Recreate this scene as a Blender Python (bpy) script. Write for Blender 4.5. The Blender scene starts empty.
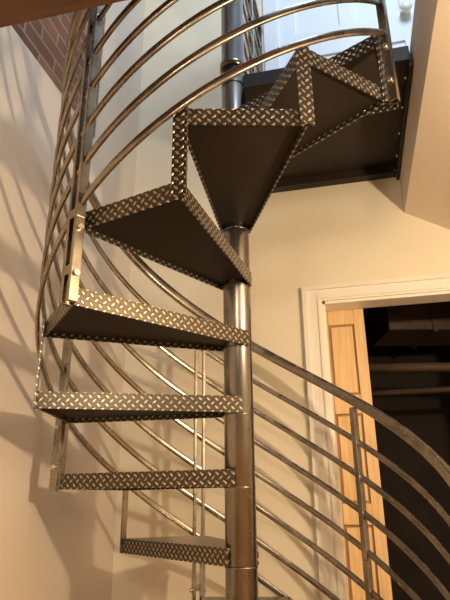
import bpy, math, random
from mathutils import Vector, Matrix
random.seed(3)
scene=bpy.context.scene
scene.view_settings.view_transform='Standard'
R=0.566; RP=0.043; STEP=30.6; RISE=0.1995; A1=146.5
YW=0.725; XL=-0.688; XF=0.634
ZUP=13*RISE
# ---------------------------------------------------------------- materials
def newmat(n):
    m=bpy.data.materials.new(n); m.use_nodes=True
    nt=m.node_tree; b=nt.nodes['Principled BSDF']; return m,nt,b
def noisy(n,c1,c2,rough=0.6,metal=0.0,scale=8,bump=0.0,bscale=60,stretch=(1,1,1),spec=None,rvar=0):
    m,nt,b=newmat(n)
    tc=nt.nodes.new('ShaderNodeTexCoord'); mp=nt.nodes.new('ShaderNodeMapping')
    mp.inputs['Scale'].default_value=stretch
    nz=nt.nodes.new('ShaderNodeTexNoise'); nz.inputs['Scale'].default_value=scale; nz.inputs['Detail'].default_value=5
    cr=nt.nodes.new('ShaderNodeValToRGB')
    cr.color_ramp.elements[0].position=0.3; cr.color_ramp.elements[1].position=0.7
    cr.color_ramp.elements[0].color=(*c1,1); cr.color_ramp.elements[1].color=(*c2,1)
    L=nt.links
    L.new(tc.outputs['Object'],mp.inputs['Vector']); L.new(mp.outputs[0],nz.inputs['Vector'])
    L.new(nz.outputs['Fac'],cr.inputs[0]); L.new(cr.outputs[0],b.inputs['Base Color'])
    b.inputs['Roughness'].default_value=rough; b.inputs['Metallic'].default_value=metal
    if rvar:
        mr=nt.nodes.new('ShaderNodeMapRange'); mr.inputs[1].default_value=0.3; mr.inputs[2].default_value=0.7
        mr.inputs[3].default_value=rough-rvar; mr.inputs[4].default_value=rough+rvar
        L.new(nz.outputs['Fac'],mr.inputs[0]); L.new(mr.outputs[0],b.inputs['Roughness'])
    if spec is not None: b.inputs['Specular IOR Level'].default_value=spec
    if bump>0:
        n2=nt.nodes.new('ShaderNodeTexNoise'); n2.inputs['Scale'].default_value=bscale
        bp=nt.nodes.new('ShaderNodeBump'); bp.inputs['Strength'].default_value=bump; bp.inputs['Distance'].default_value=0.004
        L.new(mp.outputs[0],n2.inputs['Vector']); L.new(n2.outputs['Fac'],bp.inputs['Height']); L.new(bp.outputs[0],b.inputs['Normal'])
    return m
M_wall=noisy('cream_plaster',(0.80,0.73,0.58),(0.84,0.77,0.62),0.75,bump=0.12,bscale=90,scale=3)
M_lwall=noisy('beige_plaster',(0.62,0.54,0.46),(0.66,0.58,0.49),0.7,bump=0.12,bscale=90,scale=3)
M_soffit=noisy('soffit_paint',(0.76,0.66,0.55),(0.80,0.70,0.58),0.75,scale=3)
M_white=noisy('white_paint',(0.82,0.78,0.70),(0.85,0.81,0.73),0.4,scale=5)
M_upwhite=noisy('upper_white_paint',(0.74,0.80,0.88),(0.78,0.84,0.92),0.5,scale=5)
M_steel=noisy('brushed_steel',(0.27,0.24,0.20),(0.42,0.38,0.32),0.27,1.0,scale=14,rvar=0.06)
M_pole=noisy('pole_steel',(0.21,0.195,0.18),(0.36,0.34,0.31),0.26,1.0,scale=7,stretch=(1,1,.4),rvar=0.06)
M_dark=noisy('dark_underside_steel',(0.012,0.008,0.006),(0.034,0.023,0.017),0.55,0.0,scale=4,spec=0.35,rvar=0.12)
M_wood=noisy('dark_stained_wood',(0.075,0.032,0.014),(0.13,0.058,0.026),0.45,scale=6,stretch=(1,12,12))
M_pine=noisy('pine_wood',(0.66,0.43,0.20),(0.80,0.57,0.30),0.42,scale=5,stretch=(14,14,1))
M_pined=noisy('pine_groove',(0.36,0.20,0.08),(0.44,0.26,0.11),0.5,scale=5,stretch=(14,14,1))
M_floor=noisy('oak_floor',(0.30,0.17,0.08),(0.42,0.25,0.12),0.4,scale=5,stretch=(1,14,1))
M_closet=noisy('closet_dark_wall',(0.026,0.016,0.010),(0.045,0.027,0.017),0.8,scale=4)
M_pipe=noisy('old_pipe',(0.08,0.055,0.038),(0.15,0.10,0.07),0.6,0.1,scale=9)
M_bolt=noisy('zinc_bolt',(0.65,0.62,0.55),(0.75,0.72,0.65),0.25,0.9,scale=20)
# brick
M_brick,nt,b=newmat('old_brick')
tc=nt.nodes.new('ShaderNodeTexCoord'); sp=nt.nodes.new('ShaderNodeSeparateXYZ'); cb=nt.nodes.new('ShaderNodeCombineXYZ')
br=nt.nodes.new('ShaderNodeTexBrick'); br.inputs['Scale'].default_value=1.0
br.inputs['Brick Width'].default_value=0.2; br.inputs['Row Height'].default_value=0.067; br.inputs['Mortar Size'].default_value=0.006
br.inputs['Color1'].default_value=(0.26,0.11,0.06,1); br.inputs['Color2'].default_value=(0.12,0.055,0.035,1); br.inputs['Mortar'].default_value=(0.28,0.20,0.15,1)
nt.links.new(tc.outputs['Object'],sp.inputs[0]); nt.links.new(sp.outputs['Y'],cb.inputs['X']); nt.links.new(sp.outputs['Z'],cb.inputs['Y'])
nt.links.new(cb.outputs[0],br.inputs['Vector']); nt.links.new(br.outputs['Color'],b.inputs['Base Color'])
bp=nt.nodes.new('ShaderNodeBump'); bp.inputs['Strength'].default_value=0.6; bp.invert=True; bp.inputs['Distance'].default_value=0.01
nt.links.new(br.outputs['Fac'],bp.inputs['Height']); nt.links.new(bp.outputs[0],b.inputs['Normal']); b.inputs['Roughness'].default_value=0.85
# diamond plate (UV in metres)
M_dia,nt,b=newmat('diamond_plate_steel')
N=nt.nodes; L=nt.links
def math_(op,a,b_=None,c=None):
    n=N.new('ShaderNodeMath'); n.operation=op
    for i,v in enumerate((a,b_,c)):
        if v is None: continue
        if isinstance(v,(int,float)): n.inputs[i].default_value=v
        else: L.new(v,n.inputs[i])
    return n.outputs[0]
uv=N.new('ShaderNodeUVMap'); sp=N.new('ShaderNodeSeparateXYZ'); L.new(uv.outputs[0],sp.inputs[0])
CELL=0.0165; kk=0.7071/CELL
u=math_('MULTIPLY',math_('ADD',sp.outputs['X'],sp.outputs['Y']),kk)
v=math_('MULTIPLY',math_('SUBTRACT',sp.outputs['Y'],sp.outputs['X']),kk)
fu=math_('FLOOR',u); fv=math_('FLOOR',v)
par=math_('MODULO',math_('ABSOLUTE',math_('ADD',fu,fv)),2.0)
lu=math_('ABSOLUTE',math_('SUBTRACT',math_('SUBTRACT',u,fu),0.5)); lv=math_('ABSOLUTE',math_('SUBTRACT',math_('SUBTRACT',v,fv),0.5))
ipar=math_('SUBTRACT',1.0,par)
a=math_('ADD',math_('MULTIPLY',lu,par),math_('MULTIPLY',lv,ipar))
c=math_('ADD',math_('MULTIPLY',lv,par),math_('MULTIPLY',lu,ipar))
d=math_('ADD',math_('POWER',math_('DIVIDE',a,0.52),2.0),math_('DIVIDE',c,0.25))
mask=N.new('ShaderNodeMapRange'); mask.interpolation_type='SMOOTHSTEP'
L.new(d,mask.inputs[0]); mask.inputs[1].default_value=1.0; mask.inputs[2].default_value=0.5
mask.inputs[3].default_value=0; mask.inputs[4].default_value=1
mx=N.new('ShaderNodeMix'); mx.data_type='RGBA'
nz=N.new('ShaderNodeTexNoise'); nz.inputs['Scale'].default_value=22
tcn=N.new('ShaderNodeTexCoord'); L.new(tcn.outputs['Object'],nz.inputs['Vector'])
msk2=math_('MULTIPLY',mask.outputs[0],math_('ADD',math_('MULTIPLY',nz.outputs['Fac'],1.2),0.35))
L.new(msk2,mx.inputs[0]); mx.clamp_factor=True
mx.inputs[6].default_value=(0.10,0.083,0.063,1); mx.inputs[7].default_value=(0.62,0.56,0.46,1)
L.new(mx.outputs[2],b.inputs['Base Color']); b.inputs['Metallic'].default_value=0.85; b.inputs['Roughness'].default_value=0.33
bp=N.new('ShaderNodeBump'); bp.inputs['Strength'].default_value=1.0; bp.inputs['Distance'].default_value=0.003
L.new(mask.outputs[0],bp.inputs['Height']); L.new(bp.outputs[0],b.inputs['Normal'])
# ---------------------------------------------------------------- mesh builder
class MB:
    def __init__(s): s.v=[];s.f=[];s.uv=[];s.mi=[];s.mats=[];s.sm=[]
    def m(s,mat):
        if mat not in s.mats: s.mats.append(mat)
        return s.mats.index(mat)
    def face(s,pts,mat,uvs=None,smooth=False):
        b=len(s.v); s.v+= [tuple(p) for p in pts]; s.f.append(list(range(b,b+len(pts))))
        s.uv.append(uvs if uvs else [(p[0],p[1]) for p in pts]); s.mi.append(s.m(mat)); s.sm.append(smooth)
    def obox(s,c,ax,ay,az,hx,hy,hz,mat):
        c=Vector(c);ax=Vector(ax).normalized();ay=Vector(ay).normalized();az=Vector(az).normalized()
        A=[(ax,hx),(ay,hy),(az,hz)]
        for i in range(3):
            n,h=A[i];
            o=[A[j] for j in range(3) if j!=i]
            o.sort(key=lambda t:-t[1]); (ua,uh),(va,vh)=o
            for sgn in (1,-1):
                cc=c+n*h*sgn
                q=[(-1,-1),(1,-1),(1,1),(-1,1)]
                if (ua.cross(va)).dot(n*sgn)<0: q=q[::-1]
                s.face([cc+ua*uh*x+va*vh*y for x,y in q],mat,[(uh*(x+1),vh*(y+1)) for x,y in q])
    def box(s,x0,x1,y0,y1,z0,z1,mat):
        s.obox(((x0+x1)/2,(y0+y1)/2,(z0+z1)/2),(1,0,0),(0,1,0),(0,0,1),(x1-x0)/2,(y1-y0)/2,(z1-z0)/2,mat)
    def tube(s,pts,prof,mat,frame=None,closed=False,cap=True):
        rings=[]
        n=len(pts)
        for i,p in enumerate(pts):
            p=Vector(p)
            if frame: A,B=frame(i)
            else:
                t=(Vector(pts[min(i+1,n-1)])-Vector(pts[max(i-1,0)])).normalized()
                ref=Vector((0,0,1)) if abs(t.z)<0.9 else Vector((1,0,0))
                A=t.cross(ref).normalized(); B=A.cross(t).normalized()
            rings.append([p+A*a+B*b for a,b in prof])
        base=len(s.v); m=len(prof); mi=s.m(mat)
        for r in rings: s.v+=[tuple(q) for q in r]
        for i in range(n-1):
            for j in range(m):
                j2=(j+1)%m
                s.f.append([base+i*m+j,base+i*m+j2,base+(i+1)*m+j2,base+(i+1)*m+j]); s.uv.append([(0,0)]*4); s.mi.append(mi); s.sm.append(True)
        if cap:
            s.f.append([base+j for j in range(m)][::-1]); s.uv.append([(0,0)]*m); s.mi.append(mi); s.sm.append(False)
            s.f.append([base+(n-1)*m+j for j in range(m)]); s.uv.append([(0,0)]*m); s.mi.append(mi); s.sm.append(False)
    def cyl(s,p,q,r,mat,n=24):
        s.tube([p,q],[(r*math.cos(2*math.pi*i/n),r*math.sin(2*math.pi*i/n)) for i in range(n)],mat)
    def build(s,name,parent=None,bevel=0):
        me=bpy.data.meshes.new(name); me.from_pydata(s.v,[],s.f)
        ul=me.uv_layers.new(name='UVMap')
        for fi,p in enumerate(me.polygons):
            p.material_index=s.mi[fi]; p.use_smooth=s.sm[fi]
            for kx in range(p.loop_total): ul.data[p.loop_start+kx].uv=s.uv[fi][kx]
        for mt in s.mats: me.materials.append(mt)
        me.update()
        ob=bpy.data.objects.new(name,me); scene.collection.objects.link(ob)
        if parent: ob.parent=parent
        import bmesh
        bm=bmesh.new(); bm.from_mesh(me); bmesh.ops.remove_doubles(bm,verts=bm.verts,dist=1e-6)
        bmesh.ops.recalc_face_normals(bm,faces=bm.faces); bm.to_mesh(me); bm.free()
        if bevel:
            bv=ob.modifiers.new('bev','BEVEL'); bv.width=bevel; bv.segments=2; bv.limit_method='ANGLE'
        return ob
def empty(n,loc=(0,0,0)):
    e=bpy.data.objects.new(n,None); e.location=loc; scene.collection.objects.link(e); return e
def simple(name,boxes,mat,parent=None,bevel=0):
    m=MB()
    for bx in boxes: m.box(*bx,mat)
    return m.build(name,parent,bevel)
def P(phi,r,z=0): a=math.radians(phi); return Vector((r*math.cos(a),r*math.sin(a),z))
hi=lambda i:A1+STEP*(i-1)
ztop=lambda i:RISE*(i+4)
hb=lambda phi:0.9755+RISE*(phi-(A1-STEP/2))/STEP
# ---------------------------------------------------------------- room
simple('floor',[(XL,2.2,-3.4,YW,-0.1,0)],M_floor)
X0,X1,ZD=0.237,1.05,1.94
simple('wall_back',[(XL-0.12,X0,YW,YW+0.1,0,ZUP+0.0),(X0,X1,YW,YW+0.1,ZD,ZUP),(X1,2.2,YW,YW+0.1,0,ZUP),
                    (XL-0.12,0.02,YW,YW+0.1,ZUP,5.0)],M_wall)
simple('wall_back_upper_left',[(0.02,0.10,YW,YW+0.1,ZUP,5.0)],M_upwhite)
simple('wall_back_upper_right',[(0.86,2.2,YW,YW+0.1,ZUP,5.0)],M_upwhite)
simple('wall_back_upper_head',[(0.10,0.86,YW,YW+0.1,ZUP+2.03,5.0)],M_upwhite)
YB=0.26
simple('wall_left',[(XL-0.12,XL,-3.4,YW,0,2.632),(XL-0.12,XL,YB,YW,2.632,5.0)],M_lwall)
simple('wall_left_brick',[(XL-0.12,XL-0.004,-3.4,YB,2.632,5.0)],M_brick)
simple('wall_right',[(2.2,2.3,-3.4,YW+0.1,0,5.0)],M_wall)
simple('ceiling',[(XL-0.12,2.3,-3.4,YW+0.1,5.0,5.1)],M_upwhite)
simple('ceiling_beam_front',[(XL,XF,-3.4,-0.624,2.313,2.60)],M_wood)
m=MB(); sl=0.617; xe=2.2; ya,yb=-3.4,YW
ze=2.334-(xe-XF)*sl
prof=[(XF,2.334),(xe,ze),(xe,2.61),(XF,2.61)]
m.face([(x,ya,z) for x,z in prof],M_soffit); m.face([(x,yb,z) for x,z in prof][::-1],M_soffit)
for i in range(4):
    (xa,za),(xb,zb)=prof[i],prof[(i+1)%4]
    m.face([(xa,ya,za),(xa,yb,za),(xb,yb,zb),(xb,ya,zb)],M_soffit)
m.build('ceiling_soffit')
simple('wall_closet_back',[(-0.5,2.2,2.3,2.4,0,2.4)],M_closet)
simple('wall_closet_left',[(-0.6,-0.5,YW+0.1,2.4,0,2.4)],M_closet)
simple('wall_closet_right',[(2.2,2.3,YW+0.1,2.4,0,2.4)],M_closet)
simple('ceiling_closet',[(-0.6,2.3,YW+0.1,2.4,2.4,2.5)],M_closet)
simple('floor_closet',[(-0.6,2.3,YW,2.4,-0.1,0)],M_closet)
t=MB(); cw=0.086
for (xa,xb,za,zb) in [(X0-cw,X0,0,ZD+0.07),(X1,X1+cw,0,ZD+0.07),(X0,X1,ZD,ZD+0.07)]:
    t.box(xa,xb,YW-0.014,YW,za,zb,M_white)
t.box(X0-cw,X0-cw+0.02,YW-0.026,YW-0.0139,0,ZD+0.07,M_white)
t.box(X1+cw-0.02,X1+cw,YW-0.026,YW-0.0139,0,ZD+0.07,M_white)
t.box(X0-cw+0.02,X1+cw-0.02,YW-0.026,YW-0.0139,ZD+0.052,ZD+0.07,M_white)
t.box(X0-0.02,X0-0.008,YW-0.02,YW-0.0139,0,ZD+0.008,M_white)
t.box(X0-0.02,X1+0.02,YW-0.02,YW-0.0139,ZD+0.008,ZD+0.02,M_white)
t.box(X0-0.001,X0+0.012,YW-0.002,YW+0.1,0,ZD,M_white)
t.box(X1-0.012,X1+0.001,YW-0.002,YW+0.1,0,ZD,M_white)
t.box(X0,X1,YW-0.002,YW+0.1,ZD-0.012,ZD+0.001,M_white)
t.build('trim_closet_door')
simple('baseboard_back',[(XL,X0-cw,YW-0.015,YW,0,0.12)],M_white,bevel=0.003)
simple('baseboard_left',[(XL,XL+0.015,-3.4,YW-0.015,0,0.12)],M_white,bevel=0.003)
# pine panel door (sliding, behind wall)
d=MB(); dx0,dx1=-0.20,0.412; dy0,dy1=YW+0.105,YW+0.14; zb,zt=0.012,1.99
st=0.045; cols=[(dx1-st-0.115,dx1-st),(dx1-st-0.115-0.06-0.115,dx1-st-0.115-0.06),(dx0+st,dx0+st+0.17)]
rows=[(0.14,0.58),(0.66,1.02),(1.10,1.46),(1.54,1.86)]
d.box(dx0,dx1,dy0+0.012,dy1,zb,zt,M_pined)
xs=sorted([dx0,dx1]+[x for c_ in cols for x in c_])
for i in range(0,len(xs),2): d.box(xs[i],xs[i+1],dy0,dy0+0.0125,zb,zt,M_pine)
for c_ in cols:
    zz=[zb]+[z for r_ in rows for z in r_]+[zt]
    for i in range(0,len(zz),2): d.box(c_[0],c_[1],dy0,dy0+0.0125,zz[i],zz[i+1],M_pine)
    for r_ in rows:
        d.box(c_[0]+0.010,c_[1]-0.010,dy0+0.003,dy0+0.0125,r_[0]+0.010,r_[1]-0.010,M_pine)
d.build('door_1',bevel=0.003)
# closet contents : duct + pipes
m=MB()
m.obox((1.25,1.75,2.12),(1,0.25,0),(-0.25,1,0),(0,0,1),0.75,0.17,0.13,M_pipe)
for f in (-0.5,0.0,0.5):
    c_=Vector((1.25,1.75,2.12))+Vector((1,0.25,0)).normalized()*f
    m.obox(c_,(1,0.25,0),(-0.25,1,0),(0,0,1),0.012,0.185,0.145,M_pipe)
m.box(0.9,0.92,1.74,1.76,2.24,2.40,M_pipe); m.box(1.6,1.62,1.84,1.86,2.24,2.40,M_pipe)
m.build('air_duct')
p_=MB(); p_.cyl((1.02,1.35,0),(1.02,1.35,2.396),0.026,M_pipe); p_.cyl((0.0,1.38,1.80),(2.1,1.32,1.68),0.024,M_pipe)
p_.cyl((0.3,1.50,1.66),(2.1,1.45,1.66),0.016,M_pipe)
p_.cyl((1.02,1.35,1.15),(1.02,1.35,1.27),0.038,M_pipe); p_.cyl((1.02,1.35,1.66),(1.02,1.35,1.80),0.040,M_pipe)
p_.cyl((1.02,1.25,1.21),(1.02,1.35,1.21),0.012,M_pipe); p_.cyl((1.02,1.25,1.21),(1.02,1.24,1.21),0.035,M_pipe)
p_.build('water_pipes')
# upper white door
ud=MB(); ux0,ux1=0.101,0.859; uz0,uz1=ZUP,ZUP+2.029
ud.box(ux0,ux1,YW+0.03,YW+0.06,uz0+0.01,uz1,M_upwhite)
for (xa,xb) in [(ux0,ux0+0.1),(ux0+0.34,ux0+0.42),(ux1-0.1,ux1)]: ud.box(xa,xb,YW+0.018,YW+0.03,uz0+0.01,uz1,M_upwhite)
for (za,zb2) in [(uz0+0.01,uz0+0.22),(uz0+0.75,uz0+0.93),(uz0+1.5,uz0+1.6),(uz1-0.12,uz1)]: ud.box(ux0,ux1,YW+0.0185,YW+0.0302,za,zb2,M_upwhite)
prof=[(0.0,0.028),(0.012,0.028),(0.014,0.012),(0.03,0.012),(0.036,0.024),(0.05,0.031),(0.062,0.026),(0.068,0.01)]
n=20
for i in range(len(prof)-1):
    for j in range(n):
        q=[]
        for (dd,rr),jj in ((prof[i],j),(prof[i],j+1),(prof[i+1],j+1),(prof[i+1],j)):
            aa=2*math.pi*jj/n; q.append((0.78+rr*math.cos(aa),YW+0.018-dd,ZUP+0.92+rr*math.sin(aa)))
        ud.face(q,M_white,smooth=True)
ud.face([(0.78+0.01*math.cos(2*math.pi*j/n),YW+0.018-0.068,ZUP+0.92+0.01*math.sin(2*math.pi*j/n)) for j in range(n)],M_white)
ud.build('door_2')
t=MB()
for (xa,xb,za,zb2) in [(0.03,0.10,ZUP,uz1+0.07),(0.86,0.93,ZUP,uz1+0.07),(0.10,0.86,uz1,uz1+0.07)]: t.box(xa,xb,YW-0.015,YW,za,zb2,M_upwhite)
t.build('trim_upper_door',bevel=0.003)

# ---------------------------------------------------------------- staircase
S=empty('spiral_staircase')
m=MB(); m.cyl((0,0,0),(0,0,3.75),RP,M_pole,48)
m.cyl((0,0,0),(0,0,0.012),0.11,M_pole,32)
for z in [ztop(i)-0.050 for i in range(-3,10)]: m.cyl((0,0,z),(0,0,z+0.004),RP+0.0012,M_pole,48)
for z in (2.62,3.0,3.12): m.cyl((0,0,z),(0,0,z+0.03),RP+0.006,M_pole,48)
m.cyl((0,0,3.75),(0,0,3.765),RP+0.006,M_pole,48)
m.build('center_pole',S)
FH=0.0455; TH=0.005
def strip(m,p,q,ztop_,h,inward,th=TH,mat=M_dia):
    p=Vector(p);q=Vector(q); ax=(q-p); L_=ax.length; ax.normalize()
    c=(p+q)/2+Vector(inward)*th/2; c.z=ztop_-h/2
    m.obox(c,ax,inward,(0,0,1),L_/2,th/2,h/2,mat)
def tread(i):
    m=MB(); lo_,hi_=hi(i)-STEP-0.4,hi(i)+0.4
    a,b=P(lo_,R),P(hi_,R); z=ztop(i); r0=RP+0.006
    ia,ib=P(lo_-88,r0),P(hi_+88,r0)
    pts=[ia,a,b,ib]
    up=[Vector((p.x,p.y,z)) for p in pts]; dn=[Vector((p.x,p.y,z-TH)) for p in pts]
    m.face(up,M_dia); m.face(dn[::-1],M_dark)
    for j in range(4): m.face([up[j],dn[j],dn[(j+1)%4],up[(j+1)%4]],M_steel)
    cen=(a+b)/2*0.5
    for p,q in ((ia,a),(a,b),(b,ib)):
        d_=(q-p).normalized(); nrm=Vector((-d_.y,d_.x,0))
        if nrm.dot(cen-p)<0: nrm=-nrm
        strip(m,p-nrm*0.0004,q-nrm*0.0004,z+0.0003,FH,nrm)
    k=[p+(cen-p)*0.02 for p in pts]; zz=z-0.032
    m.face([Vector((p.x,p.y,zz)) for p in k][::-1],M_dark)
    m.build('tread_%d'%(i+4),S)
for i in range(-3,9): tread(i)
for i in range(-3,8):
    phi=hi(i); m=MB(); z0=ztop(i)-FH; z1=ztop(i+1)-0.001
    rad=P(phi,1); tan=Vector((-rad.y,rad.x,0))
    w=0.036 if i>=3 else 0.020
    c=rad*(R+0.0035)
    m.obox((c.x,c.y,(z0+z1)/2),tan,(0,0,1),rad,w/2,(z1-z0)/2,0.003,M_dia if i>=3 else M_steel)
    m.build('riser_strip_%d'%(i+4),S)
# posts
OFF=[0.109+0.12*k for k in range(7)]; HOFF=0.955
RB=R+0.02
posts=[-6.8,hi(-2),hi(0),hi(2),hi(4),hi(7)]
m=MB(); bo=MB()
for pi_,phi in enumerate(posts):
    rad=P(phi,1); tan=Vector((-rad.y,rad.x,0))
    j=round((phi-A1)/STEP)+1
    zb_=0.0 if phi<0 else ztop(j)-FH-0.004
    zt_=hb(phi)+HOFF
    c=rad*(RB-0.001)+tan*(0.016 if pi_==4 else 0.012)
    if pi_ in (2,4):
        for sx in (-1,1):
            q=c+tan*sx*0.016
            m.obox((q.x,q.y,(zb_+zt_)/2),rad,tan,(0,0,1),0.0125,0.0055,(zt_-zb_)/2,M_steel)
        for zc in (ztop(j)+0.03,ztop(j+1)-0.02):
            m.obox((c.x,c.y,zc),rad,tan,(0,0,1),0.013,0.022,0.012,M_steel)
    else:
        m.obox((c.x,c.y,(zb_+zt_)/2),rad,tan,(0,0,1),0.0125,0.0095,(zt_-zb_)/2,M_steel)
    if phi>0:
        zc=(ztop(j)+ztop(j+1))/2-0.02
        for dz in (-0.06,0.06):
            for sx in (-1,1):
                h_=0.0215 if pi_ in (2,4) else 0.0095
                q=c+tan*sx*h_
                bo.cyl((q.x,q.y,zc+dz),tuple(Vector((q.x,q.y,zc+dz))+tan*sx*0.008),0.008,M_bolt,6)
m.build('railing_posts',S,bevel=0.0015); bo.build('post_bolts',S)
def helix(a0,a1,step=3):
    n=int((a1-a0)/step)+1; return [a0+(a1-a0)*i/(n-1) for i in range(n)]
for k,off in enumerate(OFF):
    m=MB(); an=helix(-6.8,hi(7)+1)
    pts=[P(a_,RB,hb(a_)+off) for a_ in an]
    fr=lambda i:(P(an[i],1),Vector((0,0,1)))
    pr=[]
    for j in range(16):
        a_=2*math.pi*j/16; ca,sa=math.cos(a_),math.sin(a_)
        pr.append((0.006*math.copysign(abs(ca)**0.6,ca),0.012*math.copysign(abs(sa)**0.6,sa)))
    m.tube(pts,pr,M_steel,frame=fr); m.build('rail_%d'%(k+1),S)
m=MB(); an=helix(-9,hi(7)+2)
pts=[P(a_,RB,hb(a_)+HOFF+0.02) for a_ in an]
fr=lambda i:(P(an[i],1),Vector((0,0,1)))
pr=[]
for j in range(20):
    a_=2*math.pi*j/20; ca,sa=math.cos(a_),math.sin(a_)
    pr.append((0.012*math.copysign(abs(ca)**0.5,ca),0.022*math.copysign(abs(sa)**0.5,sa)))
m.tube(pts,pr,M_steel,frame=fr); m.build('handrail',S)
# landing
m=MB(); LX=0.624
m.box(0.0,LX,0.0,YW-0.001,ZUP-0.006,ZUP,M_dia)
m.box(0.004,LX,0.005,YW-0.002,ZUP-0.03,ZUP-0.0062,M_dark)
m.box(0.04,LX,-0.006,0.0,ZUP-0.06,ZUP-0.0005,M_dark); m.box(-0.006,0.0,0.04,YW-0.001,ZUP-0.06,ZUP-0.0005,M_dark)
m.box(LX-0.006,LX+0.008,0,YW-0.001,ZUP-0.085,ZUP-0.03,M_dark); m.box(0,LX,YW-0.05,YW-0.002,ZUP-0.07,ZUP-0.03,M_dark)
m.build('landing_platform',S)
bo=MB()
for y in (0.08,0.24,0.40,0.56,0.68):
    bo.cyl((LX-0.006,y,ZUP-0.06),(LX-0.014,y,ZUP-0.06),0.007,M_bolt,6)
bo.build('landing_bolts',S)
m=MB()
for y in (0.10,0.40,0.69): m.box(-0.004,0.02,y-0.0125,y+0.0125,ZUP-0.05,ZUP+0.95,M_steel)
for k in range(7): m.cyl((0.008,0.03,ZUP+0.11+0.12*k),(0.008,YW-0.01,ZUP+0.11+0.12*k),0.0075,M_steel,10)
m.box(-0.006,0.022,0.02,YW-0.005,ZUP+0.95,ZUP+0.985,M_steel)
m.build('landing_guard',S)
# ---------------------------------------------------------------- lights
def area(n,loc,target,size,power,col,shape='DISK'):
    l=bpy.data.lights.new(n,'AREA'); l.shape=shape; l.size=size; l.energy=power; l.color=col
    o=bpy.data.objects.new(n,l); o.location=loc; scene.collection.objects.link(o)
    o.rotation_euler=(Vector(target)-Vector(loc)).to_track_quat('-Z','Y').to_euler(); return o
def point(n,loc,r,power,col):
    l=bpy.data.lights.new(n,'POINT'); l.shadow_soft_size=r; l.energy=power; l.color=col
    o=bpy.data.objects.new(n,l); o.location=loc; scene.collection.objects.link(o); return o
point('warm_room_lamp',(1.15,-0.75,1.65),0.035,64,(1.0,0.77,0.50))
point('warm_fill_light',(0.5,-2.6,1.9),0.15,48,(1.0,0.79,0.54))  # weaker fill added behind the camera, not a fixture of the room
area('upper_daylight',(0.9,-1.0,4.5),(0.5,0.7,3.2),1.0,42,(0.72,0.86,1.0))
w=bpy.data.worlds.new('w'); scene.world=w; w.use_nodes=True
w.node_tree.nodes['Background'].inputs[0].default_value=(1.0,0.80,0.58,1); w.node_tree.nodes['Background'].inputs[1].default_value=0.3
# ---------------------------------------------------------------- camera
cam=bpy.data.cameras.new('camera'); co=bpy.data.objects.new('camera',cam); scene.collection.objects.link(co)
cam.sensor_fit='VERTICAL'; cam.sensor_height=36; cam.lens=32.4; cam.clip_start=0.02
co.matrix_world=Matrix.Translation((0.323,-1.566,1.115))@Matrix.Rotation(math.radians(13),4,'Z')@Matrix.Rotation(math.radians(110.4),4,'X')@Matrix.Rotation(math.radians(-0.5),4,'Z')
scene.camera=co
